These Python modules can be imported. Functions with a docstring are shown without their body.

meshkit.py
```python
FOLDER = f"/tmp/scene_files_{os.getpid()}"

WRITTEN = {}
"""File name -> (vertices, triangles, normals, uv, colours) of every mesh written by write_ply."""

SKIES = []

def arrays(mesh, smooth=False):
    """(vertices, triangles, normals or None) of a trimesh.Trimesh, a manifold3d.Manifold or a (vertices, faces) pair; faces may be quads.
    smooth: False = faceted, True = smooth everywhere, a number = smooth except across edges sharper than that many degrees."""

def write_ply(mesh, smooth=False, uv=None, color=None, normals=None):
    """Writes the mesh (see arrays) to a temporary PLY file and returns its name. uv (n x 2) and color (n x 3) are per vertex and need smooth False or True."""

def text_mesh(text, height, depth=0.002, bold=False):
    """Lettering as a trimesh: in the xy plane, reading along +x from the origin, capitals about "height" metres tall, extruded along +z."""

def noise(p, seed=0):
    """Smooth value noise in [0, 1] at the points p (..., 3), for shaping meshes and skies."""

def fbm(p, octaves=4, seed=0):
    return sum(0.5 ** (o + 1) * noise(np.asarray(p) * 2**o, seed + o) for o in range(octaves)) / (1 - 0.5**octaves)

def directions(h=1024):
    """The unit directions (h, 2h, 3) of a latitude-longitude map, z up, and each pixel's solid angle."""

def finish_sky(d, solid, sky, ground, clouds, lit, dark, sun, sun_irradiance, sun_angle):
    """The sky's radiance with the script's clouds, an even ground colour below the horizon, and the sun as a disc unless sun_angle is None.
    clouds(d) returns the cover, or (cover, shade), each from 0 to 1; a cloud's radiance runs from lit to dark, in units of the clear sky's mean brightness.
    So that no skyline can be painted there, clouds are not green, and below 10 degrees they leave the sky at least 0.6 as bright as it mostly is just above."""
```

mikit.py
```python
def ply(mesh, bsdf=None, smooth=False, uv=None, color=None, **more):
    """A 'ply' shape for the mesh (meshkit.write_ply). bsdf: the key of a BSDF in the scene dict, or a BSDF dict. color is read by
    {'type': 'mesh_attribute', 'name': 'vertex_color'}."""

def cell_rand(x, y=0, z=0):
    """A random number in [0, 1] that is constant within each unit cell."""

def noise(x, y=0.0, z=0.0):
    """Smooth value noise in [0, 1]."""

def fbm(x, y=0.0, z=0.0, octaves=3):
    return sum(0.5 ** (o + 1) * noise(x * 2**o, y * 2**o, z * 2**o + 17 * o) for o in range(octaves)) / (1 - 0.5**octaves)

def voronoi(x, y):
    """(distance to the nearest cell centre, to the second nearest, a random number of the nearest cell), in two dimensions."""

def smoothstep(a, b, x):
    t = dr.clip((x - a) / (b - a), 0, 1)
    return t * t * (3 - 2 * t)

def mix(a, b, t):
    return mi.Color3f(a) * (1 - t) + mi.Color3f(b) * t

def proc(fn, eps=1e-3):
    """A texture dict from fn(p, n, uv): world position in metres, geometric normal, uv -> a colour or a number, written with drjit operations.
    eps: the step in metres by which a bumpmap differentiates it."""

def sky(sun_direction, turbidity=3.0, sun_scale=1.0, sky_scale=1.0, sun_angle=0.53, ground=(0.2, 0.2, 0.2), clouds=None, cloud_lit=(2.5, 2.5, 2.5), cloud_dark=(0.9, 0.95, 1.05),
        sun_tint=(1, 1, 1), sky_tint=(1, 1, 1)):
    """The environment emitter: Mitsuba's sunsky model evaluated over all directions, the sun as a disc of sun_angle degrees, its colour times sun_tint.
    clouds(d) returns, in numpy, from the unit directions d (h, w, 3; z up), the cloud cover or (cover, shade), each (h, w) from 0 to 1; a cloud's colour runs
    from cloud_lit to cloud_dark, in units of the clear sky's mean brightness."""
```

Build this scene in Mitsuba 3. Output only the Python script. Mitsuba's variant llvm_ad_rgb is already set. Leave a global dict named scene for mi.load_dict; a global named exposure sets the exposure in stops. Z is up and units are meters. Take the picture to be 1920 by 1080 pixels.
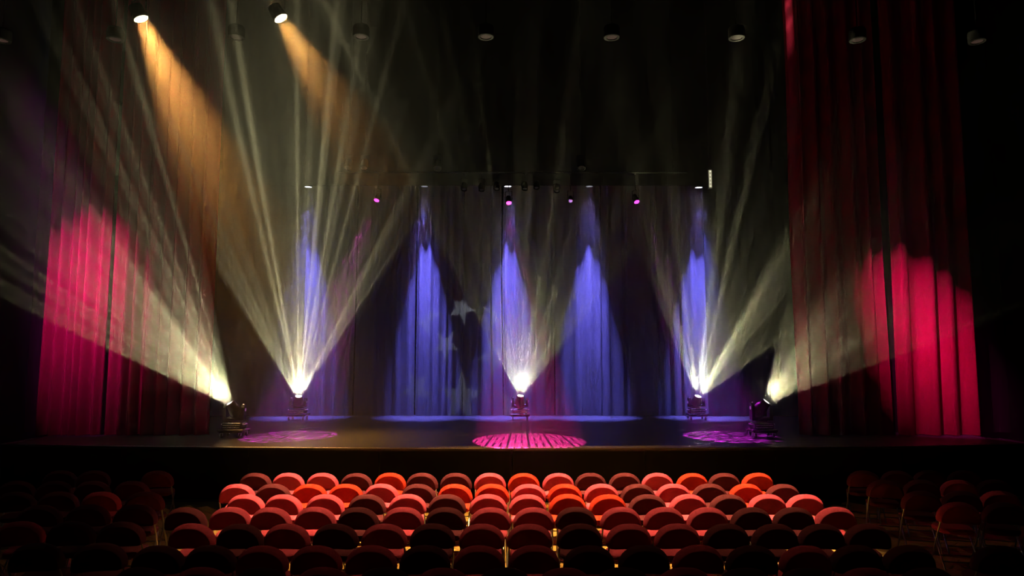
import math, random
import numpy as np
import trimesh
import drjit as dr
import mitsuba as mi
import mikit, meshkit
from mikit import noise, voronoi, smoothstep

T = mi.ScalarTransform4f
scene, labels = {}, {}

# ------------------------------------------------------------------ camera, haze, light levels
F_PX, CAM_Z, TILT = 1300.0, 2.8, math.atan(126 / 1300)
scene['camera'] = {'type': 'perspective', 'fov': 2 * math.degrees(math.atan(960 / F_PX)), 'fov_axis': 'x', 'near_clip': 0.05, 'far_clip': 200.0,
                   'to_world': T().look_at([0, 0, CAM_Z], [0, math.cos(TILT), CAM_Z + math.sin(TILT)], [0, 0, 1])}
exposure = 8.0
STAGE_Z, CEIL_Z, BACK_Y, WALL_X = 1.0, 14.0, 20.9, 11.6
LAMP_Z = 9.55
HAZE_BOX = ((-WALL_X + 0.02, 12.75, 0.05), (WALL_X - 0.02, 21.35, CEIL_Z - 0.03))
LIGHT = 1 / 16      # all lamps


def haze_density():
    """Smoke per metre on a grid: it lies thickest low over the stage and thins out upwards and towards the side walls, with slow drifts."""
    n = (144, 72, 144)
    (x0, y0, z0), (x1, y1, z1) = HAZE_BOX
    z, y, x = np.meshgrid(*[lo + (np.arange(k) + 0.5) / k * (hi - lo) for k, lo, hi in zip(n, (z0, y0, x0), (z1, y1, x1))], indexing='ij')
    near = np.clip((y - 12.9) / 1.7, 0, 1)
    t = np.clip((-x - 1.0) / 3.5, 0, 1)
    tall = 1.25 + 1.55 * t * t * (3 - 2 * t)
    d = 0.0012 + 0.005 * t * near + 0.18 * np.exp(-np.maximum(z - 1.0, 0) / tall) * near * near * (3 - 2 * near) * (1 - 0.65 * np.clip((y - 19.4) / 0.9, 0, 1))
    d = d * (1 - 0.5 * np.clip((x - 8.0) / 3.5, 0, 1))
    up = np.clip((y - 18.6) / 1.0, 0, 1) * np.clip((z - 3.0) / 2.0, 0, 1)
    d = d + 0.020 * up
    d = d + 0.42 * np.exp(-((x + 5.9) / 1.9) ** 2 - ((y - 13.9) / 1.3) ** 2 - ((z - 9.4) / 2.3) ** 2)     # a smoke plume added round the two amber lamps to fade their beams
    d = d + 0.07 * np.exp(-((x + 5.0) / 2.2) ** 2 - ((y - 14.6) / 1.4) ** 2 - ((z - 6.6) / 1.7) ** 2)  # second plume, added to dim the amber light above the stage floor
    for px, py, ly in ((430, 755, 15.45), (560, 742, 19.5), (976, 741, 19.5), (1309, 742, 19.5), (1438, 752, 15.45)):     # extra smoke added at each lens so the beam starts bright there
        lx, lz = (px - 960) / F_PX * ly, CAM_Z - (py - 666) / F_PX * ly
        d = d + 0.20 * np.exp(-(((x - lx) / 0.38) ** 2 + ((y - ly + 0.12) / 0.38) ** 2 + ((z - lz - 0.22) / 0.36) ** 2))
    d = d * (0.72 + 0.56 * meshkit.fbm(np.stack([x * 0.45, y * 0.45, z * 0.6], -1), 3, 4))
    return d.astype(np.float32)[..., None]


HAZE_GRID = haze_density()
HAZE = {'type': 'heterogeneous', 'albedo': {'type': 'rgb', 'value': [0.12, 0.12, 0.12]}, 'phase': {'type': 'hg', 'g': 0.35},
        'sigma_t': {'type': 'gridvolume', 'grid': mi.VolumeGrid(HAZE_GRID), 'to_world': T().translate(list(HAZE_BOX[0])).scale([b - a for a, b in zip(*HAZE_BOX)])}}


def rgb(*c):
    return {'type': 'rgb', 'value': list(map(float, c))}


def spot(key, at, to, colour, power, cutoff, beam, gobo=None, weight=1.0, up=(0, 1, 0)):
    d = {'type': 'spot', 'to_world': T().look_at(list(map(float, at)), list(map(float, to)), list(up)), 'intensity': rgb(*[power * LIGHT * c for c in colour]),
         'cutoff_angle': float(cutoff), 'beam_width': float(beam), 'sampling_weight': float(weight)}
    if gobo is not None:
        d['texture'] = mikit.proc(gobo)
    scene[key] = d


def ray(px, py):
    u, v = (px - 960) / F_PX, (540 - py) / F_PX
    return np.array([u, math.cos(TILT) - v * math.sin(TILT), math.sin(TILT) + v * math.cos(TILT)])


def at_depth(px, py, y):
    """The point at depth y that was measured at this place in the photograph."""
    d = ray(px, py)
    return np.array([0, 0, CAM_Z]) + d * (y / d[1])


def on_level(px, py, z):
    d = ray(px, py)
    return np.array([0, 0, CAM_Z]) + d * ((z - CAM_Z) / d[2])


# light through haze: the lamps that stand or hang in the room (their housings are built further down)
WARM_WHITE, AMBER, BLUE, MAGENTA = (1.0, 0.90, 0.46), (1.0, 0.43, 0.08), (0.17, 0.15, 1.0), (1.0, 0.03, 0.28)


def streaks(seed, fan, freq=9.0, base=0.20, rays=()):
    """A gobo of slits that fan out from a point below the disc, masked on the side that faces upstage: bright rays with gaps between them."""
    r_ = random.Random(seed)
    rays = [(c, 0.7 * w, 0.9 * am) for c, w, am in rays] + [(r_.uniform(-0.85, 0.85), r_.uniform(0.008, 0.02), r_.uniform(0.4, 1.3)) for _ in range(7)]

    def fn(p, n, uv):
        u, v = (uv.x - 0.5) * 2, (uv.y - 0.5) * 2
        r = dr.sqrt(u * u + v * v)
        w = u * fan / (fan + v)
        a = noise(w * freq + 31.7 * seed, v * 0.8 + seed, seed * 3.1)
        b = noise(w * freq * 2.8 + 11.3 * seed, v * 0.8 + 2 * seed, seed * 1.7)
        s = base + 1.4 * dr.power(a, 4) + 1.6 * dr.power(b, 5)
        for c, wd, am in rays:
            s += am * dr.exp(-dr.square((w - c) / wd))
        return mi.Float(s * (1 - smoothstep(0.93, 1.0, r)) * (1 - smoothstep(0.20, 0.45, v)) * (0.7 + 0.6 * dr.exp(-6 * u * u)) * 0.5)
    return fn


def weave(p, n, uv):
    """A basket-weave gobo: short bars standing and lying by turns."""
    x, y = uv.x * 6, uv.y * 6
    cx, cy = dr.floor(x), dr.floor(y)
    fx, fy = x - cx, y - cy
    odd = (cx + cy) - 2 * dr.floor((cx + cy) / 2)
    t = dr.select(odd > 0.5, fx, fy)
    o = dr.select(odd > 0.5, fy, fx)
    t3 = t * 3 - dr.floor(t * 3)
    bar = smoothstep(0.05, 0.2, t3) * (1 - smoothstep(0.72, 0.88, t3)) * smoothstep(0.02, 0.1, o) * (1 - smoothstep(0.9, 0.98, o))
    r = dr.sqrt(dr.square(uv.x - 0.5) + dr.square(uv.y - 0.5)) * 2
    return mi.Float(bar * (1 - smoothstep(0.93, 0.98, r)) + 0.02 * (1 - smoothstep(0.9, 1.0, r)))


def blobs(p, n, uv):
    """A breakup gobo of separate flakes."""
    f, s, w = voronoi(uv.x * 9, uv.y * 7)
    r = dr.sqrt(dr.square(uv.x - 0.5) + dr.square(uv.y - 0.5)) * 2
    return mi.Float(smoothstep(0.16, 0.34, s - f) * (0.25 + 0.75 * w) * (1 - smoothstep(0.88, 1.0, r)))


def star_gobo(p, n, uv):
    """Five-pointed stars of several sizes."""
    out = mi.Float(0)
    for cx, cy, size, turn in ((0.25, 0.60, 0.135, 0.1), (0.62, 0.68, 0.105, 0.35), (0.50, 0.36, 0.16, 0.9), (0.82, 0.42, 0.12, 0.2), (0.50, 0.93, 0.11, 0.5), (0.20, 0.90, 0.14, 1.0),
                               (0.80, 0.88, 0.15, 0.7), (0.14, 0.30, 0.12, 0.5), (0.76, 0.14, 0.12, 0.0)):
        x, y = uv.x - cx, uv.y - cy
        a = dr.atan2(y, x) + turn
        k = 2 * math.pi / 5
        a = dr.abs(a - k * dr.floor(a / k + 0.5))
        r = dr.sqrt(x * x + y * y)
        # straight edge from the tip (r = size, a = 0) to the notch (r = 0.4 size, a = 36 degrees)
        qx, qy = r * dr.cos(a), r * dr.sin(a)
        nx, ny = 0.4 * size * math.cos(k / 2), 0.4 * size * math.sin(k / 2)
        ex, ey = nx - size, ny
        side = (ex * qy - ey * (qx - size)) / math.hypot(ex, ey)
        out = dr.maximum(out, smoothstep(-0.006, 0.006, side))
    r = dr.sqrt(dr.square(uv.x - 0.5) + dr.square(uv.y - 0.5)) * 2
    return mi.Float(out * (1 - smoothstep(0.9, 1.0, r)))


def barn_doors(p, n, uv):
    """The doors of the house lamp: a wide pool over the middle block, even over the front rows and fading towards the back."""
    x, y = (uv.x - 0.5) * 2, (uv.y - 0.5) * 2
    sides = 0.007 + 0.993 * (1 - smoothstep(0.59, 0.71, dr.abs(x)))
    rear = dr.select(y > -0.10, 1.0, dr.exp((y + 0.10) / 0.085))
    return mi.Float(sides * rear * (1 - smoothstep(0.22, 0.32, y)))


# moving heads on the stage floor: lens pixel, depth, edges of the beam in the picture, tilt towards the audience, power, weight of sampling
HEADS = [
    dict(lens=(430, 755), y=15.45, edges=(98, 150), lean=0.30, up=(-0.4, 1, 0), power=450.0, seed=3, weight=2.4, rays=((-0.93, 0.02, 2.2), (-0.70, 0.03, 1.6), (-0.35, 0.02, 1.2), (0.1, 0.03, 1.4), (0.45, 0.025, 1.2), (0.75, 0.03, 0.9))),
    dict(lens=(560, 742), y=19.5, edges=(53, 112), lean=0.42, up=(-0.3, 1, 0), power=410.0, seed=5, weight=2.4, rays=((-0.9, 0.02, 1.8), (-0.72, 0.03, 1.2), (0.92, 0.02, 2.2), (0.72, 0.025, 1.6), (0.1, 0.02, 1.6), (-0.3, 0.02, 1.4), (0.35, 0.02, 1.0))),
    dict(lens=(976, 741), y=19.5, edges=(54, 116), lean=0.38, up=(0, 1, 0), power=500.0, seed=8, weight=1.5, rays=((-0.93, 0.02, 1.8), (-0.6, 0.02, 0.8), (-0.35, 0.02, 1.2), (-0.1, 0.02, 0.9), (0.1, 0.02, 1.2), (0.3, 0.02, 1.0), (0.6, 0.03, 1.2), (0.9, 0.02, 1.1))),
    dict(lens=(1309, 742), y=19.5, edges=(42, 115), lean=0.42, up=(0.3, 1, 0), power=430.0, seed=11, weight=1.7, rays=((-0.5, 0.02, 2.0), (-0.2, 0.02, 2.0), (0.3, 0.03, 1.4), (0.85, 0.02, 1.0))),
    dict(lens=(1438, 752), y=15.45, edges=(25, 80), lean=0.32, up=(0.4, 1, 0), power=240.0, seed=14, weight=1.3, rays=((-0.93, 0.02, 1.6), (-0.4, 0.02, 1.2), (0.0, 0.03, 1.2), (0.45, 0.02, 1.4))),
]
for i, h in enumerate(HEADS):
    a0, a1 = map(math.radians, h['edges'])
    mid = (a0 + a1) / 2
    h['dir'] = np.array([math.cos(mid), -h['lean'], math.sin(mid)])
    h['dir'] /= np.linalg.norm(h['dir'])
    h['at'] = at_depth(*h['lens'], h['y'])
    half = math.degrees((a1 - a0) / 2)
    front = -np.array(h['up'], float) / np.linalg.norm(h['up'])      # the slits fan out towards the front of the house
    fan = 1 / math.tan(math.asin(front @ h['dir'])) / math.tan(math.radians(half))
    spot(f'beam_light_{i}', h['at'] - 0.135 * h['dir'], h['at'] + h['dir'], WARM_WHITE, h['power'], half, half - 0.5,
         streaks(h['seed'], fan, rays=h['rays']), h['weight'], h['up'])

AMBERS = [dict(px=(265, 36), y=14.0, lean=(0.46, 0.12, -1)), dict(px=(527, 35), y=14.0, lean=(0.62, 0.04, -1))]
for i, a in enumerate(AMBERS):
    a['at'] = at_depth(*a['px'], a['y'])
    a['dir'] = np.array(a['lean'], float) / np.linalg.norm(a['lean'])
    spot(f'amber_light_{i}', a['at'] - 0.50 * a['dir'], a['at'] + a['dir'], AMBER, 400.0, 13.5, 1.0, None, 1.1)

BLUES = [dict(px=(578, 351), gap=0.32, show=True, power=360), dict(px=(796, 350), gap=0.32, show=False, power=360), dict(px=(952, 350), gap=0.32, show=True, power=360),
         dict(px=(1105, 350), gap=0.32, show=False, power=360), dict(px=(1310, 352), gap=0.32, show=True, power=360)]
for i, b in enumerate(BLUES):
    b['at'] = at_depth(*b['px'], BACK_Y - 0.12 - b['gap'])
    b['dir'] = np.array([0, 0.0, -1.0])
    spot(f'blue_light_{i}', b['at'] - 0.45 * b['dir'], b['at'] + b['dir'], BLUE, b['power'], 11.6, 5.5, None, 0.8)

PINKS = [dict(px=(706, 376), to=(547, 817), gobo=blobs, colour=(1.0, 0.04, 0.75), half=8.2, power=230), dict(px=(954, 381), to=(990, 825), gobo=weave, colour=MAGENTA, half=9.3, power=150),
         dict(px=(1194, 379), to=(1366, 818), gobo=blobs, colour=(0.9, 0.03, 0.95), half=8.2, power=190)]
for i, k in enumerate(PINKS):
    k['at'], k['target'] = at_depth(*k['px'], 19.4), on_level(*k['to'], STAGE_Z)
    k['dir'] = (k['target'] - k['at']) / np.linalg.norm(k['target'] - k['at'])
    spot(f'pink_light_{i}', k['at'] + 0.03 * k['dir'], k['target'], k['colour'], k['power'], k['half'], k['half'] - 0.4, k['gobo'], 1.3 if i == 1 else 0.8)

spot('curtain_light_0', (-9.6, 11.5, 9.9), at_depth(170, 550, 15.8), (1.0, 0.07, 0.75), 140.0, 12.5, 0.6, None, 0.7)
spot('curtain_light_1', (5.9, 11.7, 9.9), at_depth(1735, 632, 15.8), (1.0, 0.05, 0.45), 105.0, 9.8, 0.4, None, 0.7)
spot('house_light', (0.12, 10.6, 10.3), (0.12, 10.6, 0.8), (1.0, 0.66, 0.30), 108.0, 36.0, 35.9, barn_doors, 0.9)
spot('star_light', (-1.0, 9.5, 9.9), at_depth(865, 700, BACK_Y), (0.8, 0.9, 1.0), 46.0, 8.5, 8.3, star_gobo, 0.5, up=(0, 0, 1))

# ------------------------------------------------------------------ materials
def mat(key, colour, rough=0.6, metallic=0.0, spec=0.5, **more):
    scene[key] = {'type': 'twosided', 'bsdf': {'type': 'principled', 'base_color': colour if isinstance(colour, dict) else rgb(*colour), 'roughness': rough, 'metallic': metallic,
                                               'specular': spec, **more}}


def speckled(c, amount=0.35, scale=420.0):
    """Woven wool upholstery: a fine fleck in the thread's colour."""
    c = mi.ScalarColor3f(*c) if hasattr(mi, 'ScalarColor3f') else c
    def fn(p, n, uv):
        k = noise(p.x * scale, p.y * scale, p.z * scale) * 0.6 + noise(p.x * 60, p.y * 60, p.z * 60) * 0.4
        return mi.Color3f(*[float(v) for v in c]) * (1 - amount + 2 * amount * k)
    return mikit.proc(fn)


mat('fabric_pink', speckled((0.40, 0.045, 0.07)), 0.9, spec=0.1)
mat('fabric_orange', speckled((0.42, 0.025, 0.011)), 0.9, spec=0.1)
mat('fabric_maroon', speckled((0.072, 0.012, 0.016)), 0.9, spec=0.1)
mat('steel_tube', (0.30, 0.29, 0.27), 0.3, 1.0)
mat('black_metal', (0.018, 0.018, 0.020), 0.42)
mat('black_plastic', (0.012, 0.012, 0.013), 0.33)
mat('black_rubber', (0.012, 0.012, 0.012), 0.7)
mat('bright_metal', (0.65, 0.65, 0.68), 0.25, 1.0)
mat('brushed_edge', (0.22, 0.22, 0.24), 0.32, 1.0)
mat('stage_black', (0.038, 0.038, 0.042), 0.42)
mat('fascia_black', (0.010, 0.010, 0.011), 0.8, spec=0.1)
mat('wall_black', (0.022, 0.026, 0.045), 0.85, spec=0.1)
mat('velvet_red', speckled((0.15, 0.004, 0.025), 0.22, 160.0), 0.85, spec=0.08)
mat('velvet_black', (0.07, 0.07, 0.073), 0.9, spec=0.1)
mat('dull_mirror', (0.10, 0.10, 0.11), 0.3, 1.0)
mat('ceiling_black', (0.004, 0.004, 0.0045), 0.95, spec=0.02)
mat('velvet_deep', (0.006, 0.006, 0.0065), 0.95, spec=0.05)


def wood(shade):
    def fn(p, n, uv):
        g = noise(uv.x * 3.0, uv.y * 60.0, shade * 9.0) * 0.6 + noise(uv.x * 9.0, uv.y * 170.0, shade * 5.0) * 0.4
        return mi.Color3f(0.27, 0.14, 0.032) * (0.55 + 0.45 * shade + 0.45 * (g - 0.5))
    return mikit.proc(fn)


for i, s in enumerate((0.55, 0.8, 1.0)):
    mat(f'wood_{i}', wood(s), 0.38)
scene['haze_shell'] = {'type': 'null'}


def glow(key, mesh, colour, power, bsdf='black_plastic', **kw):
    scene[key] = mikit.ply(mesh, bsdf, **kw)
    scene[key]['emitter'] = {'type': 'area', 'radiance': rgb(*[power * LIGHT * c for c in colour]), 'sampling_weight': 0.0004}


# ------------------------------------------------------------------ mesh helpers
def cat(*ms):
    return trimesh.util.concatenate([m for m in ms if m is not None])


def M(rot=None, move=(0, 0, 0)):
    m = np.eye(4)
    if rot is not None:
        m[:3, :3] = rot
    m[:3, 3] = move
    return m


def frame_of(d, hint=(0, 1, 0)):
    """A rotation whose z axis is d."""
    z = np.asarray(d, float) / np.linalg.norm(d)
    x = np.cross(hint, z)
    x = x / np.linalg.norm(x) if np.linalg.norm(x) > 1e-6 else np.array([1.0, 0, 0])
    return np.stack([x, np.cross(z, x), z], 1)


def rbox(sx, sy, sz, at=(0, 0, 0), bevel=0.01):
    """A box with bevelled edges (the hull of three crossed boxes)."""
    b = min(bevel, 0.45 * min(sx, sy, sz))
    pts = []
    for x in (-1, 1):
        for y in (-1, 1):
            for z in (-1, 1):
                hx, hy, hz = x * sx / 2, y * sy / 2, z * sz / 2
                pts += [(hx - x * b, hy - y * b, hz), (hx - x * b, hy, hz - z * b), (hx, hy - y * b, hz - z * b)]
    m = trimesh.convex.convex_hull(np.array(pts))
    m.apply_translation(at)
    return m


def tube(points, r, sides=8):
    """A round bar along a polyline, with closed ends."""
    p = np.asarray(points, float)
    t = np.gradient(p, axis=0)
    t /= np.linalg.norm(t, axis=1, keepdims=True)
    ref = np.array([0, 0, 1.0]) if abs(t[0][2]) < 0.9 else np.array([1.0, 0, 0])
    a = np.cross(t, ref)
    a /= np.linalg.norm(a, axis=1, keepdims=True) + 1e-12
    b = np.cross(t, a)
    ang = np.arange(sides) * 2 * np.pi / sides
    v = p[:, None] + r * (np.cos(ang)[None, :, None] * a[:, None] + np.sin(ang)[None, :, None] * b[:, None])
    n = len(p)
    f = []
    for i in range(n - 1):
        for j in range(sides):
            k = (j + 1) % sides
            f += [(i * sides + j, i * sides + k, (i + 1) * sides + k), (i * sides + j, (i + 1) * sides + k, (i + 1) * sides + j)]
    v = np.vstack([v.reshape(-1, 3), p[:1], p[-1:]])
    for j in range(sides):
        k = (j + 1) % sides
        f += [(n * sides, k, j), (n * sides + 1, (n - 1) * sides + j, (n - 1) * sides + k)]
    m = trimesh.Trimesh(v, f, process=False)
    m.fix_normals()
    return m


def lathe(profile, sections=28):
    """A body of revolution about z from (radius, height) pairs."""
    return trimesh.creation.revolve(np.array(profile, float), sections=sections)


def disc_ring(r0, r1, z=0.0, sections=24):
    return trimesh.creation.annulus(r0, r1, 0.004, sections=sections, transform=M(move=(0, 0, z)))


def place(mesh, rot=None, at=(0, 0, 0)):
    m = mesh.copy()
    m.apply_transform(M(rot, at))
    return m


def number(name):
    if name not in scene and not any(k.startswith(name + '__') for k in scene):
        return name
    i = 1
    while f'{name}_{i:03d}' in scene or any(k.startswith(f'{name}_{i:03d}__') for k in scene):
        i += 1
    return f'{name}_{i:03d}'


COUNT = {}


def fresh(name):
    """The name itself the first time, then _001, _002 ..."""
    n = COUNT.get(name, 0)
    COUNT[name] = n + 1
    return name if n == 0 else f'{name}_{n:03d}'


def thing(name, label, category, group=None):
    key = fresh(name)
    labels[key] = {'label': label, 'category': category}
    if group:
        labels[key]['group'] = group
    return key


def part(parent, name, mesh, bsdf, smooth=30, label=None, **kw):
    key = fresh(f'{parent}__{name}')
    scene[key] = mikit.ply(mesh, bsdf, smooth, **kw)
    if label:
        labels[key] = {'label': label}
    return key


def structure(key, mesh, bsdf, label, category, smooth=False, **kw):
    if mesh is not None:
        scene[key] = mikit.ply(mesh, bsdf, smooth, **kw)
    labels[key] = {'kind': 'structure', 'label': label, 'category': category}


def slab(x0, x1, y0, y1, z0, z1):
    return trimesh.creation.box((x1 - x0, y1 - y0, z1 - z0), M(move=((x0 + x1) / 2, (y0 + y1) / 2, (z0 + z1) / 2)))


# ------------------------------------------------------------------ the hall
structure('wall_left', slab(-WALL_X - 0.2, -WALL_X, -3, 21.6, 0, CEIL_Z), 'wall_black', 'dark blue-grey side wall left of the red curtain', 'wall')
structure('wall_right', slab(WALL_X, WALL_X + 0.2, -3, 21.6, 0, CEIL_Z), 'ceiling_black', 'black side wall right of the red curtain', 'wall')
structure('wall_back', slab(-WALL_X, WALL_X, 21.4, 21.6, 0, CEIL_Z), 'ceiling_black', 'black rear wall behind the stage curtains', 'wall')
structure('wall_front', slab(-WALL_X - 0.2, WALL_X + 0.2, -3.2, -3, 0, CEIL_Z), 'wall_black', 'black wall behind the audience', 'wall')
structure('ceiling', slab(-WALL_X - 0.2, WALL_X + 0.2, -3.2, 21.6, CEIL_Z, CEIL_Z + 0.2), 'ceiling_black', 'black ceiling over stage and seats', 'ceiling')

# wooden floor: diagonal boards, a slab beneath them
structure('floor', slab(-WALL_X, WALL_X, -3, 14.2, -0.12, -0.022), 'black_rubber', 'brown wooden board floor under the seats', 'floor')
rng = random.Random(7)
BOARD_W, BOARD_L = 0.20, 1.5
c45 = math.sqrt(0.5)
boards = []
for i in range(-130, 130):
    off = rng.uniform(0, BOARD_L)
    for j in range(-16, 17):
        s, t = j * BOARD_L + off, i * BOARD_W
        x, y = (s * c45 + t * c45), 8 + (-s * c45 + t * c45)
        if abs(x) < WALL_X - 0.7 and 3.6 < y < 13.1:
            boards.append((x, y))


def board_mesh():
    m = rbox(BOARD_L - 0.006, BOARD_W - 0.006, 0.022, bevel=0.004)
    m.apply_transform(trimesh.transformations.rotation_matrix(-math.pi / 4, (0, 0, 1)))
    return m


bm = board_mesh()
buv = np.stack([bm.vertices[:, 0] * c45 - bm.vertices[:, 1] * c45, bm.vertices[:, 0] * c45 + bm.vertices[:, 1] * c45], 1)
b_plies = [mikit.ply(bm, f'wood_{k}', False, uv=buv) for k in range(3)]


def seen(b):     # the bare floor beside the seats shows most, then what is near
    x, y = b
    return (0 if 3.6 < x < 7.6 and y < 11.2 else 1 if abs(x) < 4.6 and y < 12 else 2, y)


boards.sort(key=seen)
for x, y in boards[:290]:
    scene[fresh('floor__board')] = {**b_plies[rng.randrange(3)], 'to_world': T().translate([x, y, -0.011 + rng.uniform(-0.0012, 0.0012)])}
rest = cat(*[place(bm, at=(x, y, -0.011)) for x, y in boards[290:]])
scene['floor__far_boards'] = mikit.ply(rest, 'wood_1', False, uv=np.tile(buv, (len(boards) - 290, 1)))
labels['floor__far_boards'] = {'kind': 'stuff'}

# stage with a slightly bowed front
EDGE_X, MID_Y, END_Y = 10.4, 13.74, 14.36


def front_y(x):
    return MID_Y + (END_Y - MID_Y) * (x / EDGE_X) ** 2


xs = np.linspace(-EDGE_X, EDGE_X, 41)
from shapely.geometry import Polygon
outline = Polygon([(x, front_y(x)) for x in xs] + [(EDGE_X, 21.35), (-EDGE_X, 21.35)])
top = trimesh.creation.extrude_polygon(outline, 0.06, engine='earcut')
top.apply_translation((0, 0, STAGE_Z - 0.06))
structure('stage', None, None, 'low black stage platform with a bowed front edge', 'stage')
scene['stage__deck'] = mikit.ply(top, 'stage_black', False)
for i in range(8):     # fascia boards, each a panel under the nosing
    x0, x1 = -EDGE_X + i * EDGE_X / 4 + 0.005, -EDGE_X + (i + 1) * EDGE_X / 4 - 0.005
    px = np.linspace(x0, x1, 7)
    pg = Polygon([(x, front_y(x) + 0.03) for x in px] + [(x, front_y(x) + 0.055) for x in px[::-1]])
    m = trimesh.creation.extrude_polygon(pg, STAGE_Z - 0.065, engine='earcut')
    scene[fresh('stage__fascia_panel')] = mikit.ply(m, 'fascia_black', False)
for s in (-1, 1):
    part('stage', 'side_panel', slab(s * EDGE_X - 0.05 if s > 0 else s * EDGE_X, s * EDGE_X if s > 0 else s * EDGE_X + 0.05, END_Y + 0.06, 21.3, 0, STAGE_Z - 0.061), 'fascia_black', False)
part('stage', 'nosing', tube([(x, front_y(x) - 0.012, STAGE_Z - 0.012) for x in np.linspace(-EDGE_X, EDGE_X, 81)], 0.018, 8), 'brushed_edge', True, 'thin metal strip along the front edge')
for s in (-1, 1):
    part('stage', 'end_strip', rbox(0.10, 1.0, 0.012, (s * (EDGE_X - 0.05), END_Y + 0.5, STAGE_Z + 0.006), 0.004), 'brushed_edge', False, 'metal strip along the stage end')

t = thing('side_platform', 'low dark platform beside the right end of the stage with a pale edge strip', 'platform')
part(t, 'top', rbox(0.95, 2.2, 0.05, (EDGE_X + 0.6, 15.6, 0.84), 0.006), 'fascia_black', False)
part(t, 'front_board', rbox(0.95, 0.025, 0.81, (EDGE_X + 0.6, 14.56, 0.408), 0.004), 'fascia_black', False)
part(t, 'edge_strip', rbox(0.95, 0.02, 0.02, (EDGE_X + 0.6, 14.49, 0.862), 0.004), 'brushed_edge', False)

# haze hangs over the stage only
structure('haze', slab(HAZE_BOX[0][0], HAZE_BOX[1][0], HAZE_BOX[0][1], HAZE_BOX[1][1], HAZE_BOX[0][2], HAZE_BOX[1][2]), 'haze_shell', 'thin smoke haze hanging over the stage in which the beams show', 'haze')
labels['haze'] = {'kind': 'stuff', 'label': 'thin smoke haze over the stage that shows the light beams', 'category': 'haze'}
scene['haze']['interior'] = HAZE


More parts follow.
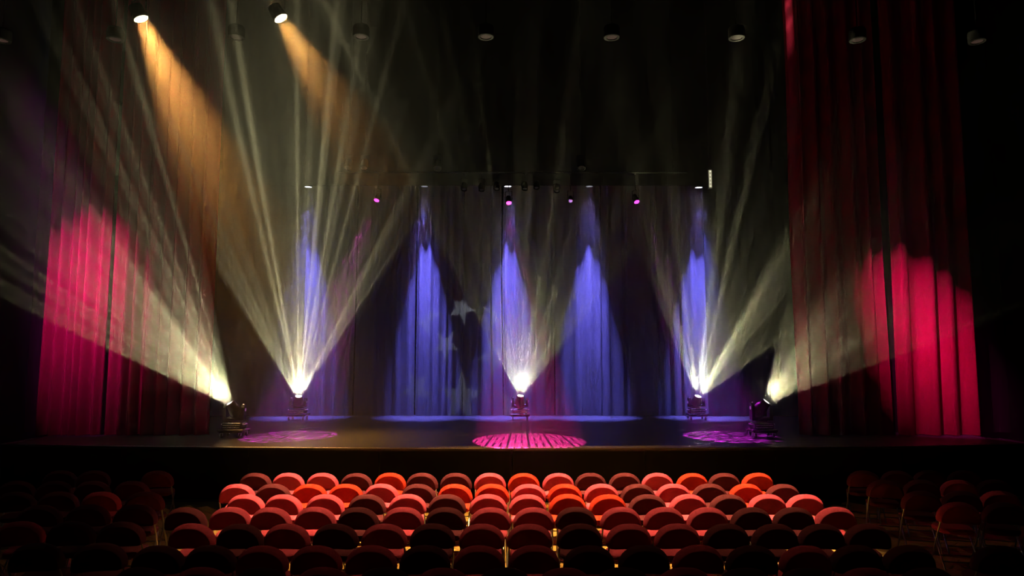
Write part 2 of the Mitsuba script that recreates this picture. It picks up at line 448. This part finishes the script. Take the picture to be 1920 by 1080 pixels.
# ------------------------------------------------------------------ curtains
def curtain_mesh(x0, x1, y, z0, z1, seed, fold=(0.16, 0.36), depth=0.11, rows=36, splay=0.0, hem=0.0):
    """A hanging drape with uneven folds that wander a little towards the hem."""
    r = random.Random(seed)
    knots, x = [], x0
    while x < x1:
        knots.append((x, r.uniform(0.35, 1.0) * (1 if len(knots) % 2 else -1)))
        x += r.uniform(*fold) / 2
    kx, ka = np.array([k[0] for k in knots] + [x1 + 0.01]), np.array([k[1] for k in knots] + [0.0])
    n = int((x1 - x0) / 0.016)
    gx = np.linspace(x0, x1, n)
    i = np.clip(np.searchsorted(kx, gx, side='right') - 1, 0, len(kx) - 2)
    t = (gx - kx[i]) / (kx[i + 1] - kx[i])
    t = t * t * (3 - 2 * t)
    prof = ka[i] * (1 - t) + ka[i + 1] * t
    prof = np.sign(prof) * np.abs(prof) ** 0.75
    zs = np.linspace(0, 1, rows) ** 1.0
    V = np.zeros((rows, n, 3))
    mid = (x0 + x1) / 2
    for k, h in enumerate(zs):          # h = 0 at the hem
        z = z0 + (z1 - z0) * h
        wander = 0.10 * (meshkit.noise(np.stack([gx * 0.8, np.full(n, h * 3.0), np.full(n, seed * 1.7)], 1)) - 0.5)
        amp = depth * (0.75 + 0.35 * (1 - h) + 0.25 * (meshkit.noise(np.stack([gx * 1.7, np.full(n, h * 2.2), np.full(n, seed + 5.5)], 1)) - 0.5))
        small = 0.012 * (meshkit.noise(np.stack([gx * 9, np.full(n, h * 5.0), np.full(n, seed + 9.5)], 1)) - 0.5)
        V[k, :, 0] = gx + wander + splay * (gx - mid) * (1 - h)
        V[k, :, 1] = y - prof * amp + small
        V[k, :, 2] = z + (hem * (meshkit.noise(np.stack([gx * 6, np.zeros(n), np.full(n, seed)], 1)) if k == 0 else 0))
    f = []
    idx = np.arange(rows * n).reshape(rows, n)
    a, b, c, d = idx[:-1, :-1].ravel(), idx[:-1, 1:].ravel(), idx[1:, 1:].ravel(), idx[1:, :-1].ravel()
    f = np.vstack([np.stack([a, b, c], 1), np.stack([a, c, d], 1)])
    front = V.reshape(-1, 3)
    return trimesh.Trimesh(front, f, process=False)


def curtain(name, label, x0, x1, y, z0, z1, seed, bsdf, group=None, **kw):
    key = thing(name, label, 'curtain', group)
    m = curtain_mesh(x0, x1, y, z0, z1, seed, **kw)
    scene[key] = mikit.ply(m, bsdf, True)
    return key


RZ = STAGE_Z + 0.012
xl = [at_depth(p, 820, 15.85)[0] for p in (64, 187, 390)]
curtain('red_curtain', 'pink-lit red velvet curtain at the far left edge of the stage', xl[0], xl[1] - 0.02, 15.85, RZ, CEIL_Z - 0.05, 21, 'velvet_red', fold=(0.16, 0.34), depth=0.15, splay=0.01)
curtain('red_curtain', 'red velvet curtain behind the leftmost stage light, its right part fading into dark', xl[1] + 0.03, xl[2], 15.88, RZ, CEIL_Z - 0.05, 22, 'velvet_red', fold=(0.15, 0.42), depth=0.16)
xr = [at_depth(p, 820, 15.85)[0] for p in (1502, 1676, 1694, 1838)]
curtain('red_curtain', 'mostly dark red velvet curtain left of the black gap, beside the rightmost stage light', xr[0], xr[1], 15.88, RZ, CEIL_Z - 0.05, 33, 'velvet_red', fold=(0.20, 0.55), depth=0.14)
curtain('red_curtain', 'brightly lit broad-folded red velvet curtain right of the black gap', xr[2], xr[3], 15.85, RZ, CEIL_Z - 0.05, 37, 'velvet_red', fold=(0.24, 0.80), depth=0.13)

seams = [562, 664, 779, 868, 942, 1040, 1129, 1236, 1332]
BACK_LABELS = ['black velvet backdrop panel at the left end, lit blue, behind the second stage light', 'dark backdrop panel with two thin blue-lit folds, second from the left',
               'backdrop panel with the blue pool left of centre, second of the brightest', 'dark backdrop panel with faint stars, left of the centre light', 'blue-lit backdrop panel directly behind the centre stage light',
               'dim backdrop panel just right of the centre stage light', 'backdrop panel under the brightest blue pool, right of centre', 'dark backdrop panel between the right blue pool and the right end',
               ]
BACK_LABELS = ['black backdrop panel at the left end behind the second stage light, lit blue', 'unlit black backdrop panel left of the left blue pool', 'backdrop panel under the left blue pool',
               'dark backdrop panel between the left blue pool and the centre light', 'blue-violet backdrop panel straight behind the centre stage light', 'dim backdrop panel right of the centre light, before the right blue pool',
               'backdrop panel under the right blue pool', 'black backdrop panel at the right end behind the fourth stage light']
bx = [at_depth(p, 700, BACK_Y)[0] for p in seams]
for i in range(8):
    curtain('backdrop_curtain', BACK_LABELS[i], bx[i] + 0.012, bx[i + 1] - 0.012, BACK_Y + (0.03 if i % 2 else 0), RZ, CEIL_Z - 0.05, 50 + i, 'velvet_black', fold=(0.16, 0.50), depth=0.035)
for s, (p0, p1), word in ((-1, (392, 566), 'left'), (1, (1328, 1505), 'right')):
    xa, xb = at_depth(p0, 700, 20.72)[0], at_depth(p1, 700, 20.72)[0]
    curtain('leg_curtain', f'unlit black masking curtain in the {word} wing of the stage', xa, xb, 20.72, RZ, CEIL_Z - 0.05, 70 + s, 'velvet_deep', fold=(0.3, 0.7), depth=0.03)
for s, (p0, p1), word in ((-1, (52, 372), 'left'), (1, (1520, 1905), 'right')):
    xa, xb = at_depth(p0, 700, 16.4)[0], at_depth(p1, 700, 16.4)[0]
    curtain('lining_curtain', f'black lining hanging right behind the {word} red curtains, seen only in their gap', xa, xb, 16.4, RZ, CEIL_Z - 0.05, 80 + s, 'velvet_deep', fold=(0.3, 0.7), depth=0.03)  # linings added to stop beam light behind the red curtains
BORDER_Z = at_depth(960, 348, 19.9)[2]
curtain('border_curtain', 'black border curtain across the top, in front of the blue lamps', bx[0] - 1.2, bx[-1] + 1.2, 19.9, BORDER_Z, CEIL_Z - 0.05, 90, 'velvet_deep', fold=(0.4, 0.9), depth=0.012)


# ------------------------------------------------------------------ moving heads
HEAD_LABELS = ['stage light on a wheeled dolly at the far left, beam across the left red curtain', 'stage light on a wheeled dolly left of centre, widest and tallest beam', 'stage light on a wheeled dolly in the middle of the stage',
               'stage light on a wheeled dolly right of centre beside the black right wing', 'stage light at the far right, lowest beam towards the right red curtain']


def moving_head(h, label):
    t = thing('moving_head_light', label, 'stage light', 'moving head lights on the stage floor')
    lens, d = h['at'], h['dir']
    pivot = lens - d * 0.20
    bx_, by_ = pivot[0], pivot[1]
    z0 = STAGE_Z + 0.012
    # dolly on four castors
    part(t, 'dolly', cat(rbox(0.56, 0.46, 0.05, (bx_, by_, z0 + 0.155), 0.012), rbox(0.52, 0.03, 0.03, (bx_, by_ - 0.2, z0 + 0.118), 0.005), rbox(0.52, 0.03, 0.03, (bx_, by_ + 0.2, z0 + 0.118), 0.005)), 'black_plastic', False)
    for sx in (-1, 1):
        for sy in (-1, 1):
            cx, cy = bx_ + sx * 0.20, by_ + sy * 0.18
            wheel = lathe([(0, -0.016), (0.036, -0.016), (0.044, -0.010), (0.044, 0.010), (0.036, 0.016), (0, 0.016)], 20)
            wheel = place(wheel, frame_of((1, 0, 0)), (cx, cy, z0 + 0.044))
            fork = cat(*[rbox(0.006, 0.05, 0.07, (cx + e * 0.024, cy, z0 + 0.072), 0.002) for e in (-1, 1)], rbox(0.056, 0.056, 0.02, (cx, cy, z0 + 0.115), 0.003))
            c = part(t, 'castor', fork, 'brushed_edge', False)
            scene[fresh(f'{c}__wheel')] = mikit.ply(wheel, 'black_rubber', 30)
    # base with a display and two pale trim lines
    zb = z0 + 0.18
    base = part(t, 'base', cat(rbox(0.42, 0.36, 0.14, (bx_, by_, zb + 0.07), 0.02), lathe([(0, 0), (0.13, 0), (0.13, 0.03), (0.11, 0.04), (0, 0.04)]).apply_translation((bx_, by_, zb + 0.14))), 'black_plastic', 25)
    for k, zz in enumerate((0.035, 0.085)):
        scene[fresh(f'{base}__trim_line')] = mikit.ply(rbox(0.38, 0.008, 0.012, (bx_, by_ - 0.182, zb + zz), 0.002), 'brushed_edge', False)
    scene[fresh(f'{base}__display')] = mikit.ply(rbox(0.10, 0.008, 0.036, (bx_ + 0.02, by_ - 0.183, zb + 0.060), 0.003), 'black_rubber', False)
    for sx in (-1, 1):
        grip = tube([(bx_ + sx * 0.205, by_ - 0.08, zb + 0.10), (bx_ + sx * 0.25, by_ - 0.08, zb + 0.10), (bx_ + sx * 0.25, by_ + 0.08, zb + 0.10), (bx_ + sx * 0.205, by_ + 0.08, zb + 0.10)], 0.012)
        scene[fresh(f'{base}__handle')] = mikit.ply(grip, 'bright_metal', 40)
    # yoke: a U whose arms hold the head at the pivot
    top_z = pivot[2]
    h_arm = top_z - (zb + 0.17) + 0.10
    foot = rbox(0.44, 0.15, 0.07, (bx_, by_, zb + 0.215), 0.02)
    arms = []
    for sx in (-1, 1):
        prof = [(-0.075, 0), (0.075, 0), (0.085, 0.12), (0.075, h_arm - 0.06), (0.04, h_arm), (-0.04, h_arm), (-0.075, h_arm - 0.06), (-0.085, 0.12)]
        pl = trimesh.creation.extrude_polygon(Polygon(prof), 0.07, engine='earcut')
        R = np.array([[0, 0, 1.0], [1, 0, 0], [0, 1, 0]])
        arms.append(place(pl, R, (bx_ + sx * 0.195 - 0.035, by_, zb + 0.18)))
    part(t, 'yoke', cat(foot, *arms), 'black_plastic', 25)
    # head: rounded body along the beam, fins, lens
    R = frame_of(d)
    body = lathe([(0, -0.26), (0.07, -0.26), (0.115, -0.235), (0.135, -0.18), (0.14, -0.05), (0.135, 0.04), (0.115, 0.075), (0.105, 0.17), (0.098, 0.190), (0.086, 0.190), (0.082, 0.175), (0.020, 0.040), (0.0, 0.040)], 32)
    hd = part(t, 'head', place(body, R, pivot), 'black_plastic', 35)
    for k in range(4):
        scene[fresh(f'{hd}__fin')] = mikit.ply(place(lathe([(0.12, -0.006), (0.146, -0.005), (0.146, 0.005), (0.12, 0.006)], 32), R, pivot + R @ np.array([0, 0, -0.17 + 0.035 * k])), 'black_metal', 30)
    key = fresh(f'{hd}__lens')
    scene[key] = mikit.ply(place(disc_ring(0.002, 0.081, 0.176), R, pivot), {'type': 'thindielectric'}, False)
    scene[key]['emitter'] = {'type': 'area', 'radiance': rgb(*[1.2 * LIGHT * c for c in (1.0, 0.97, 0.85)]), 'sampling_weight': 0.0004}
    labels[key] = {'label': 'glowing white lens'}
    # bolts on the arms catch the light
    for sx in (-1, 1):
        part(t, 'pivot_cap', place(lathe([(0, 0), (0.035, 0), (0.035, 0.006), (0.028, 0.012), (0, 0.012)], 20), frame_of((sx, 0, 0), (0, 0, 1)), (bx_ + sx * 0.231, by_, pivot[2])), 'bright_metal', 30)
    for q in (-0.03, 0.035):
        part(t, 'clip', rbox(0.03, 0.02, 0.02, (bx_ - np.sign(d[0] + 1e-6) * 0.195, by_ - 0.02, pivot[2] + 0.115 + q * 0.2), 0.004), 'bright_metal', False)


for h, l in zip(HEADS, HEAD_LABELS):
    moving_head(h, l)


# ------------------------------------------------------------------ hanging lamps
def can(name, at, d, label, group, radius, length, lens_colour, lens_power, hang_to, category='spotlight', lens=True, rim='ceiling_black'):
    """A round open-backed can on a yoke that hangs from a pipe above."""
    t = thing(name, label, category, group)
    R = frame_of(d)
    at = np.asarray(at, float)
    k0 = 0.62 * radius
    shell = lathe([(radius + 0.012, 0.0), (radius + 0.012, -0.10), (radius, -0.12), (0.9 * radius, -length), (0.9 * radius - 0.006, -length), (radius - 0.008, -0.12), (radius + 0.002, 0.0), (radius + 0.012, 0.0)], 28)
    body = part(t, 'housing', place(shell, R, at), rim, 35)
    if lens:
        key = fresh(f'{t}__lens')
        ring = disc_ring(0.02 * radius, radius * 0.995, -0.012)
        scene[key] = mikit.ply(place(ring, R, at), {'type': 'thindielectric'}, False)
        scene[key]['emitter'] = {'type': 'area', 'radiance': rgb(*[lens_power * LIGHT * c for c in lens_colour]), 'sampling_weight': 0.0004}
        labels[key] = {'label': 'glowing lens'}
    side = R[:, 0]
    yk = [at - d * length * 0.45 + side * (radius + 0.02), at - d * length * 0.45 + side * (radius + 0.02) + np.array([0, 0, radius + 0.18]),
          at - d * length * 0.45 - side * (radius + 0.02) + np.array([0, 0, radius + 0.18]), at - d * length * 0.45 - side * (radius + 0.02)]
    part(t, 'yoke', tube(yk, 0.012, 6), 'ceiling_black', 40)
    topp = (yk[1] + yk[2]) / 2
    part(t, 'clamp', cat(tube([topp, (topp[0], topp[1], hang_to)], 0.012, 6), rbox(0.06, 0.08, 0.09, (topp[0], topp[1], hang_to - 0.0), 0.01)), 'ceiling_black', False)
    return t


def pipe(label, x0, x1, y, z):
    key = thing('lighting_pipe', label, 'pipe')
    ends = tube([(x0, y, z), (x1, y, z)], 0.025, 12)
    part(key, 'bar', ends, 'ceiling_black', 40)
    for x in np.linspace(x0 + 0.4, x1 - 0.4, 4):
        part(key, 'hanger', tube([(x, y, z + 0.02), (x, y, CEIL_Z)], 0.006, 6), 'ceiling_black', 40)
    return z


PIPE_A = 10.42
pipe('black lighting pipe under the ceiling that carries the two amber spotlights', -9.6, -3.0, AMBERS[0]['y'] - 0.02, PIPE_A)
AL = ['amber spotlight at the top left above the left red curtain, leftmost of the two', 'amber spotlight at the top, right-hand one of the two amber beams']
for a, l in zip(AMBERS, AL):
    can('amber_spotlight', a['at'], a['dir'], l, 'amber spotlights', 0.145, 0.30, (1.0, 0.86, 0.5), 0.5, PIPE_A)
PIPE_B = 8.75
pipe('black lighting pipe behind the border curtain that carries the blue lamps', bx[0] - 0.3, bx[-1] + 0.3, BACK_Y - 0.46, PIPE_B)
BL = ['blue downlight at the left end of the row, over the left end of the backdrop', 'blue downlight second from the left, above the left blue pool', 'blue downlight in the middle above the centre stage light',
      'blue downlight second from the right, above the right blue pool', 'blue downlight at the right end of the row, beside the lit vertical bar']
for b, l in zip(BLUES, BL):
    can('blue_downlight', b['at'], b['dir'], l, 'blue downlights over the backdrop', 0.105, 0.40, (0.75, 0.8, 1.0), 0.35 if b['show'] else 0.02, PIPE_B)
PIPE_C = 8.0
pipe('black lighting pipe in front of the border curtain that carries the magenta lamps', -5.0, 5.0, 19.4, PIPE_C)
PL = ['magenta lamp left of centre throwing the left patch of violet flakes on the floor', 'magenta lamp in the middle throwing the woven pink disc on the floor', 'magenta lamp right of centre throwing the right patch of violet flakes on the floor']
for k, l in zip(PINKS, PL):
    can('magenta_spotlight', k['at'] - 0.0 * k['dir'], k['dir'], l, 'magenta gobo lamps', 0.075, 0.26, k['colour'], 0.30, PIPE_C)

# unlit lamps, a small red lamp, chains and a lit bar
UN = [(870, 356), (903, 357), (931, 355), (984, 355), (1006, 353), (1044, 359)]
UL = ['unlit lamp far left of six in the dark row left of the middle blue lamp', 'unlit lamp second of six in the dark row', 'unlit lamp just left of the middle blue lamp', 'unlit lamp just right of the middle blue lamp', 'unlit lamp fifth of six in the dark row', 'unlit lamp last on the right in the dark row of six']
for (px, py), l in zip(UN, UL):
    p = at_depth(px, py, 19.4)
    t = can('unlit_lamp', p, np.array([0.0, -0.35, -1.0]) / math.hypot(0.35, 1), l, 'unlit lamps in the upstage row', 0.075, 0.22, (1, 1, 1), 0, PIPE_C, lens=False)
    part(t, 'reflector', place(lathe([(0, -0.13), (0.035, -0.10), (0.066, -0.03), (0.068, -0.03), (0.04, -0.105), (0, -0.135)], 20), frame_of((0, -0.35, -1.0)), p), 'dull_mirror', True)
PIPE_D = 13.0
pipe('black lighting pipe above the stage middle with four faint unlit lamps', -4.9, 3.0, 18.4, PIPE_D)
for (px, py), l in zip([(652, 316), (682, 316), (820, 316), (1090, 316)], ['faint unlit lamp high up left, first of a close pair', 'faint unlit lamp high up left, second of a close pair', 'faint unlit lamp high above the left blue pool', 'faint unlit lamp high above the right blue pool']):
    p = at_depth(px, py, 18.4)
    t = can('unlit_lamp', p, np.array([0.0, -0.5, -1.0]) / math.hypot(0.5, 1), l, 'faint unlit lamps over the stage', 0.10, 0.28, (1, 1, 1), 0, PIPE_D, lens=False)
    part(t, 'reflector', place(lathe([(0, -0.15), (0.05, -0.11), (0.09, -0.03), (0.092, -0.03), (0.055, -0.115), (0, -0.155)], 20), frame_of((0, -0.5, -1.0)), p), 'dull_mirror', True)
can('red_lamp', at_depth(1070, 377, 19.4), np.array([0.0, -0.6, -0.8]), 'small dim red-orange lamp between the middle and right blue lamps', None, 0.06, 0.18, (1.0, 0.16, 0.03), 0.012, PIPE_C)


def chain(name, label, top, low):
    t = thing(name, label, 'chain')
    n = int((top[2] - low[2]) / 0.075)
    ms = []
    for i in range(n):
        a = np.linspace(0, 2 * math.pi, 13)
        ring = np.stack([0.020 * np.cos(a), np.zeros(13), 0.046 * np.sin(a)], 1) if i % 2 == 0 else np.stack([np.zeros(13), 0.020 * np.cos(a), 0.046 * np.sin(a)], 1)
        ms.append(tube(ring + np.array([low[0], low[1], low[2] + 0.04 + i * 0.075]), 0.007, 5))
    key = part(t, 'links', cat(*ms), 'black_metal', True)
    labels[key] = {'kind': 'stuff'}


cl = at_depth(571, 346, 19.3)
chain('hoist_chain', 'hoist chain hanging down beside the leftmost blue downlight', (cl[0], cl[1], CEIL_Z - 0.02), cl)
bar_lo, bar_hi = at_depth(1332, 354, 19.3), at_depth(1330, 318, 19.3)
chain('hoist_chain', 'hoist chain above the lit vertical bar on the right', (bar_hi[0], bar_hi[1], CEIL_Z - 0.02), bar_hi)
t = thing('led_bar', 'short upright pale lit bar hanging from a chain beside the rightmost blue downlight', 'light bar')
bl = bar_hi[2] - bar_lo[2]
bc = (bar_lo + bar_hi) / 2
part(t, 'housing', rbox(0.13, 0.08, bl, bc, 0.012), 'black_metal', False)
glow(fresh(f'{t}__diffuser'), rbox(0.085, 0.012, bl - 0.05, bc + np.array([0, -0.042, 0]), 0.004), (1.0, 0.95, 0.62), 0.022)
for k in range(5):
    glow(fresh(f'{t}__diode'), place(lathe([(0, 0), (0.022, 0), (0.018, 0.012), (0, 0.016)], 12), frame_of((0, -1, 0), (0, 0, 1)), bc + np.array([0, -0.049, (k - 2) * bl * 0.19])), (1.0, 0.96, 0.70), 0.06)

# ------------------------------------------------------------------ row of house downlights on a long pipe
DOWN = [(4, 76), (216, 74), (443, 70), (677, 69), (911, 69), (1147, 70), (1381, 71), (1608, 75), (1832, 78)]
ords = ['leftmost', 'second from the left', 'third from the left', 'fourth from the left', 'fifth, the middle one', 'fourth from the right', 'third from the right', 'second from the right', 'last on the right']
d0, d1 = on_level(*DOWN[0], LAMP_Z), on_level(*DOWN[-1], LAMP_Z)
d_y = 14.75
pipe('long black pipe across the top that carries the row of unlit downlights', -11.4, 11.4, d_y, LAMP_Z + 1.72)
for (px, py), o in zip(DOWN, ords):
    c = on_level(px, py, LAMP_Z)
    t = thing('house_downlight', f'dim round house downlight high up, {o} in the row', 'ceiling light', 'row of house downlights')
    part(t, 'housing', lathe([(0.168, 0.0), (0.172, 0.02), (0.172, 0.20), (0.15, 0.24), (0.03, 0.25), (0.0, 0.25)], 28).apply_translation(c), 'ceiling_black', 35)
    part(t, 'trim_ring', lathe([(0.115, -0.010), (0.165, -0.012), (0.172, 0.0), (0.168, 0.015), (0.115, 0.03), (0.115, -0.010)], 28).apply_translation(c), 'ceiling_black', 35)
    glow(f'{t}__diffuser', lathe([(0, 0.006), (0.114, 0.006), (0.114, 0.012), (0, 0.012)], 24).apply_translation(c), (1.0, 0.50, 0.40), 0.0022, 'ceiling_black')  # lamps are off: this glow stands in for reddish light they reflect
    arm_y = d_y - c[1]
    part(t, 'bracket', cat(tube([(c[0], c[1], c[2] + 0.24), (c[0], c[1], LAMP_Z + 1.66), (c[0], d_y, LAMP_Z + 1.66)], 0.010, 6) if abs(arm_y) > 0.03 else tube([(c[0], d_y, c[2] + 0.24), (c[0], d_y, LAMP_Z + 1.70)], 0.012, 6),
                           rbox(0.06, 0.07, 0.09, (c[0], d_y, LAMP_Z + 1.66), 0.01)), 'ceiling_black', False)

# ------------------------------------------------------------------ seats
# a padded folding chair facing the stage (+y), origin on the floor under the seat's middle
def back_pad():
    """A wide arched pad, thick and rounded on top, the rear face set in behind a sloping rim."""
    na = 40
    a = np.linspace(0, 2 * math.pi, na, endpoint=False)

    def outline(k, grow=0.0):
        """Rounded arch: wide, flat below with a hollow lower edge."""
        c, s = np.cos(a), np.sin(a)
        x = 0.264 * np.sign(c) * np.abs(c) ** 0.90
        z = np.where(s > 0, 0.235 * np.abs(s) ** 1.0, -0.080 * np.abs(s) ** 0.6)
        z = z + np.where(s < 0, 0.055 * (1 - (x / 0.264) ** 2), 0)
        return x * k, (z - 0.05) * k + 0.05 + grow
    # rings from the rear face (small y is the rear, towards the camera) to the front
    rings = [(0.0, 0.008), (0.60, 0.004), (0.83, 0.000), (0.865, -0.006), (0.90, 0.006), (0.95, 0.030), (0.985, 0.060), (1.0, 0.088), (0.99, 0.108), (0.95, 0.120), (0.80, 0.130), (0.45, 0.134), (0.0, 0.136)]
    V, n = [], 0
    for k, y in rings:
        x, z = outline(max(k, 1e-3))
        V.append(np.stack([x, np.full(na, y) , z], 1))
    V = np.array(V)
    # the back wraps round the sitter a little and leans to the rear
    flat = V.reshape(-1, 3)
    flat[:, 1] += 0.55 * flat[:, 0] ** 2
    idx = np.arange(len(rings) * na).reshape(len(rings), na)
    nxt = np.roll(idx, -1, 1)
    p, q, r_, s_ = idx[:-1].ravel(), nxt[:-1].ravel(), nxt[1:].ravel(), idx[1:].ravel()
    m = trimesh.Trimesh(flat, np.vstack([np.stack([p, q, r_], 1), np.stack([p, r_, s_], 1)]), process=False)
    m.fix_normals()
    m.apply_transform(trimesh.transformations.rotation_matrix(math.radians(9), (1, 0, 0)))
    m.apply_translation((0, -0.27, 0.635))
    return m


def seat_pad():
    na = 36
    a = np.linspace(0, 2 * math.pi, na, endpoint=False)
    c, s = np.cos(a), np.sin(a)
    x = 0.225 * np.sign(c) * np.abs(c) ** 0.55
    y = 0.215 * np.sign(s) * np.abs(s) ** 0.6
    x = x * (1 + 0.10 * y / 0.215)
    V = []
    for k, z in [(0.0, -0.035), (0.9, -0.035), (0.97, -0.025), (1.0, -0.005), (0.985, 0.018), (0.93, 0.032), (0.7, 0.040), (0.0, 0.042)]:
        V.append(np.stack([x * max(k, 1e-3), y * max(k, 1e-3), np.full(na, z)], 1))
    idx = np.arange(len(V) * na).reshape(len(V), na)
    nxt = np.roll(idx, -1, 1)
    p, q, r_, s_ = idx[:-1].ravel(), nxt[:-1].ravel(), nxt[1:].ravel(), idx[1:].ravel()
    m = trimesh.Trimesh(np.vstack(V), np.vstack([np.stack([p, q, r_], 1), np.stack([p, r_, s_], 1)]), process=False)
    m.fix_normals()
    m.apply_translation((0, 0.035, 0.482))
    return m


PAD, SEAT = back_pad(), seat_pad()
KIND = {}
for kk in ('pink', 'orange', 'maroon'):
    KIND[kk] = [('backrest', mikit.ply(PAD, f'fabric_{kk}', True)), ('seat', mikit.ply(SEAT, f'fabric_{kk}', True))]
FRAME = []
for s in (-1, 1):
    FRAME.append(('leg', mikit.ply(tube([(s * 0.235, -0.215, 0.62), (s * 0.24, -0.10, 0.45), (s * 0.24, 0.20, 0.012)], 0.011, 6), 'steel_tube', 40)))
    FRAME.append(('leg', mikit.ply(tube([(s * 0.215, 0.16, 0.445), (s * 0.215, -0.24, 0.012)], 0.011, 6), 'steel_tube', 40)))
FRAME.append(('stretcher', mikit.ply(tube([(-0.236, 0.125, 0.115), (0.236, 0.125, 0.115)], 0.008, 6), 'steel_tube', 40)))
FRAME.append(('stretcher', mikit.ply(tube([(-0.212, -0.155, 0.10), (0.212, -0.155, 0.10)], 0.008, 6), 'steel_tube', 40)))


def chair(kind, x, y, turn, label, group):
    t = thing('padded_chair', label, 'chair', group)
    tw = T().translate([x, y, 0.0]).rotate([0, 0, 1], turn)
    for n_, p_ in KIND[kind] + FRAME:
        scene[fresh(f'{t}__{n_}')] = {**p_, 'to_world': tw}


TONE = {'p': 'pink', 'o': 'orange', 'm': 'maroon'}
WORD = {'pink': 'pinkish red', 'orange': 'orange-red', 'maroon': 'dark maroon'}
ROWN = ['front row', 'second row', 'third row', 'fourth row', 'fifth row', 'sixth row', 'seventh row']
ORD = ['leftmost'] + [f'{w} from the left' for w in ('second', 'third', 'fourth', 'fifth', 'sixth', 'seventh', 'eighth', 'ninth', 'tenth', 'eleventh', 'twelfth', 'thirteenth', 'fourteenth', 'fifteenth', 'sixteenth', 'seventeenth')]
BACK_TOP = 0.86
rows = [
    (891, [472, 534, 599, 665, 728, 790, 854, 918, 983, 1047, 1110, 1175, 1237, 1301, 1363, 1426], 'mppmommpopmmpomo'),
    (912, [437, 506, 575, 643, 712, 783, 853, 922, 991, 1061, 1130, 1199, 1268, 1337, 1404, 1473], 'pmoopmoopopmpmom'),
    (932, [454, 527, 604, 684, 760, 837, 914, 989, 1065, 1141, 1218, 1294, 1370, 1446, 1518], 'pppmpmppoompmpp'),
    (957, [341, 422, 503, 585, 668, 752, 834, 918, 1001, 1083, 1166, 1249, 1332, 1414, 1496, 1576], 'mpppmpmppmpppmmp'),
    (989, [349, 441, 532, 625, 715, 808, 903, 994, 1088, 1182, 1275, 1368, 1460, 1549, 1637], 'pmpmpmppmppmmmm'),
    (1031, [284, 384, 484, 586, 690, 793, 897, 1001, 1106, 1212, 1315, 1418, 1518, 1618, 1717], 'mmpppmppmmpmpmm'),
    (1074, [250, 365, 480, 597, 715, 830, 945, 1060, 1175, 1292, 1408, 1525, 1640, 1755], 'mpmpmpmpmpmmpm'),
]
rng = random.Random(5)
for r_i, (py, pxs, tones) in enumerate(rows):
    for c_i, px in enumerate(pxs):
        p = on_level(px, py, BACK_TOP)
        kind = TONE[tones[c_i]]
        chair(kind, p[0], p[1] + 0.27 + 0.02 + rng.uniform(-0.015, 0.015), rng.uniform(-3, 3) - 1.2 * p[0] * 0.8,
              f'{WORD[kind]} padded chair, {ORD[c_i]} in the {ROWN[r_i]}, middle block', 'chairs of the middle block')
# side blocks in the dark: mostly maroon fabric, shade put into the colour
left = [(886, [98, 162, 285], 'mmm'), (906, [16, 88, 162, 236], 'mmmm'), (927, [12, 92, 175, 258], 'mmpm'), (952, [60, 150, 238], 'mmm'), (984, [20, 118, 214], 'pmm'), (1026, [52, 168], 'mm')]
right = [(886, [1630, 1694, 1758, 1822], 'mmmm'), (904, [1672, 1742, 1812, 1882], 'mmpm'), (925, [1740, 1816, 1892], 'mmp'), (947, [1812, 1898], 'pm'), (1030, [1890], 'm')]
SIDE_N = ['front row', 'second row', 'third row', 'fourth row', 'fifth row', 'sixth row']
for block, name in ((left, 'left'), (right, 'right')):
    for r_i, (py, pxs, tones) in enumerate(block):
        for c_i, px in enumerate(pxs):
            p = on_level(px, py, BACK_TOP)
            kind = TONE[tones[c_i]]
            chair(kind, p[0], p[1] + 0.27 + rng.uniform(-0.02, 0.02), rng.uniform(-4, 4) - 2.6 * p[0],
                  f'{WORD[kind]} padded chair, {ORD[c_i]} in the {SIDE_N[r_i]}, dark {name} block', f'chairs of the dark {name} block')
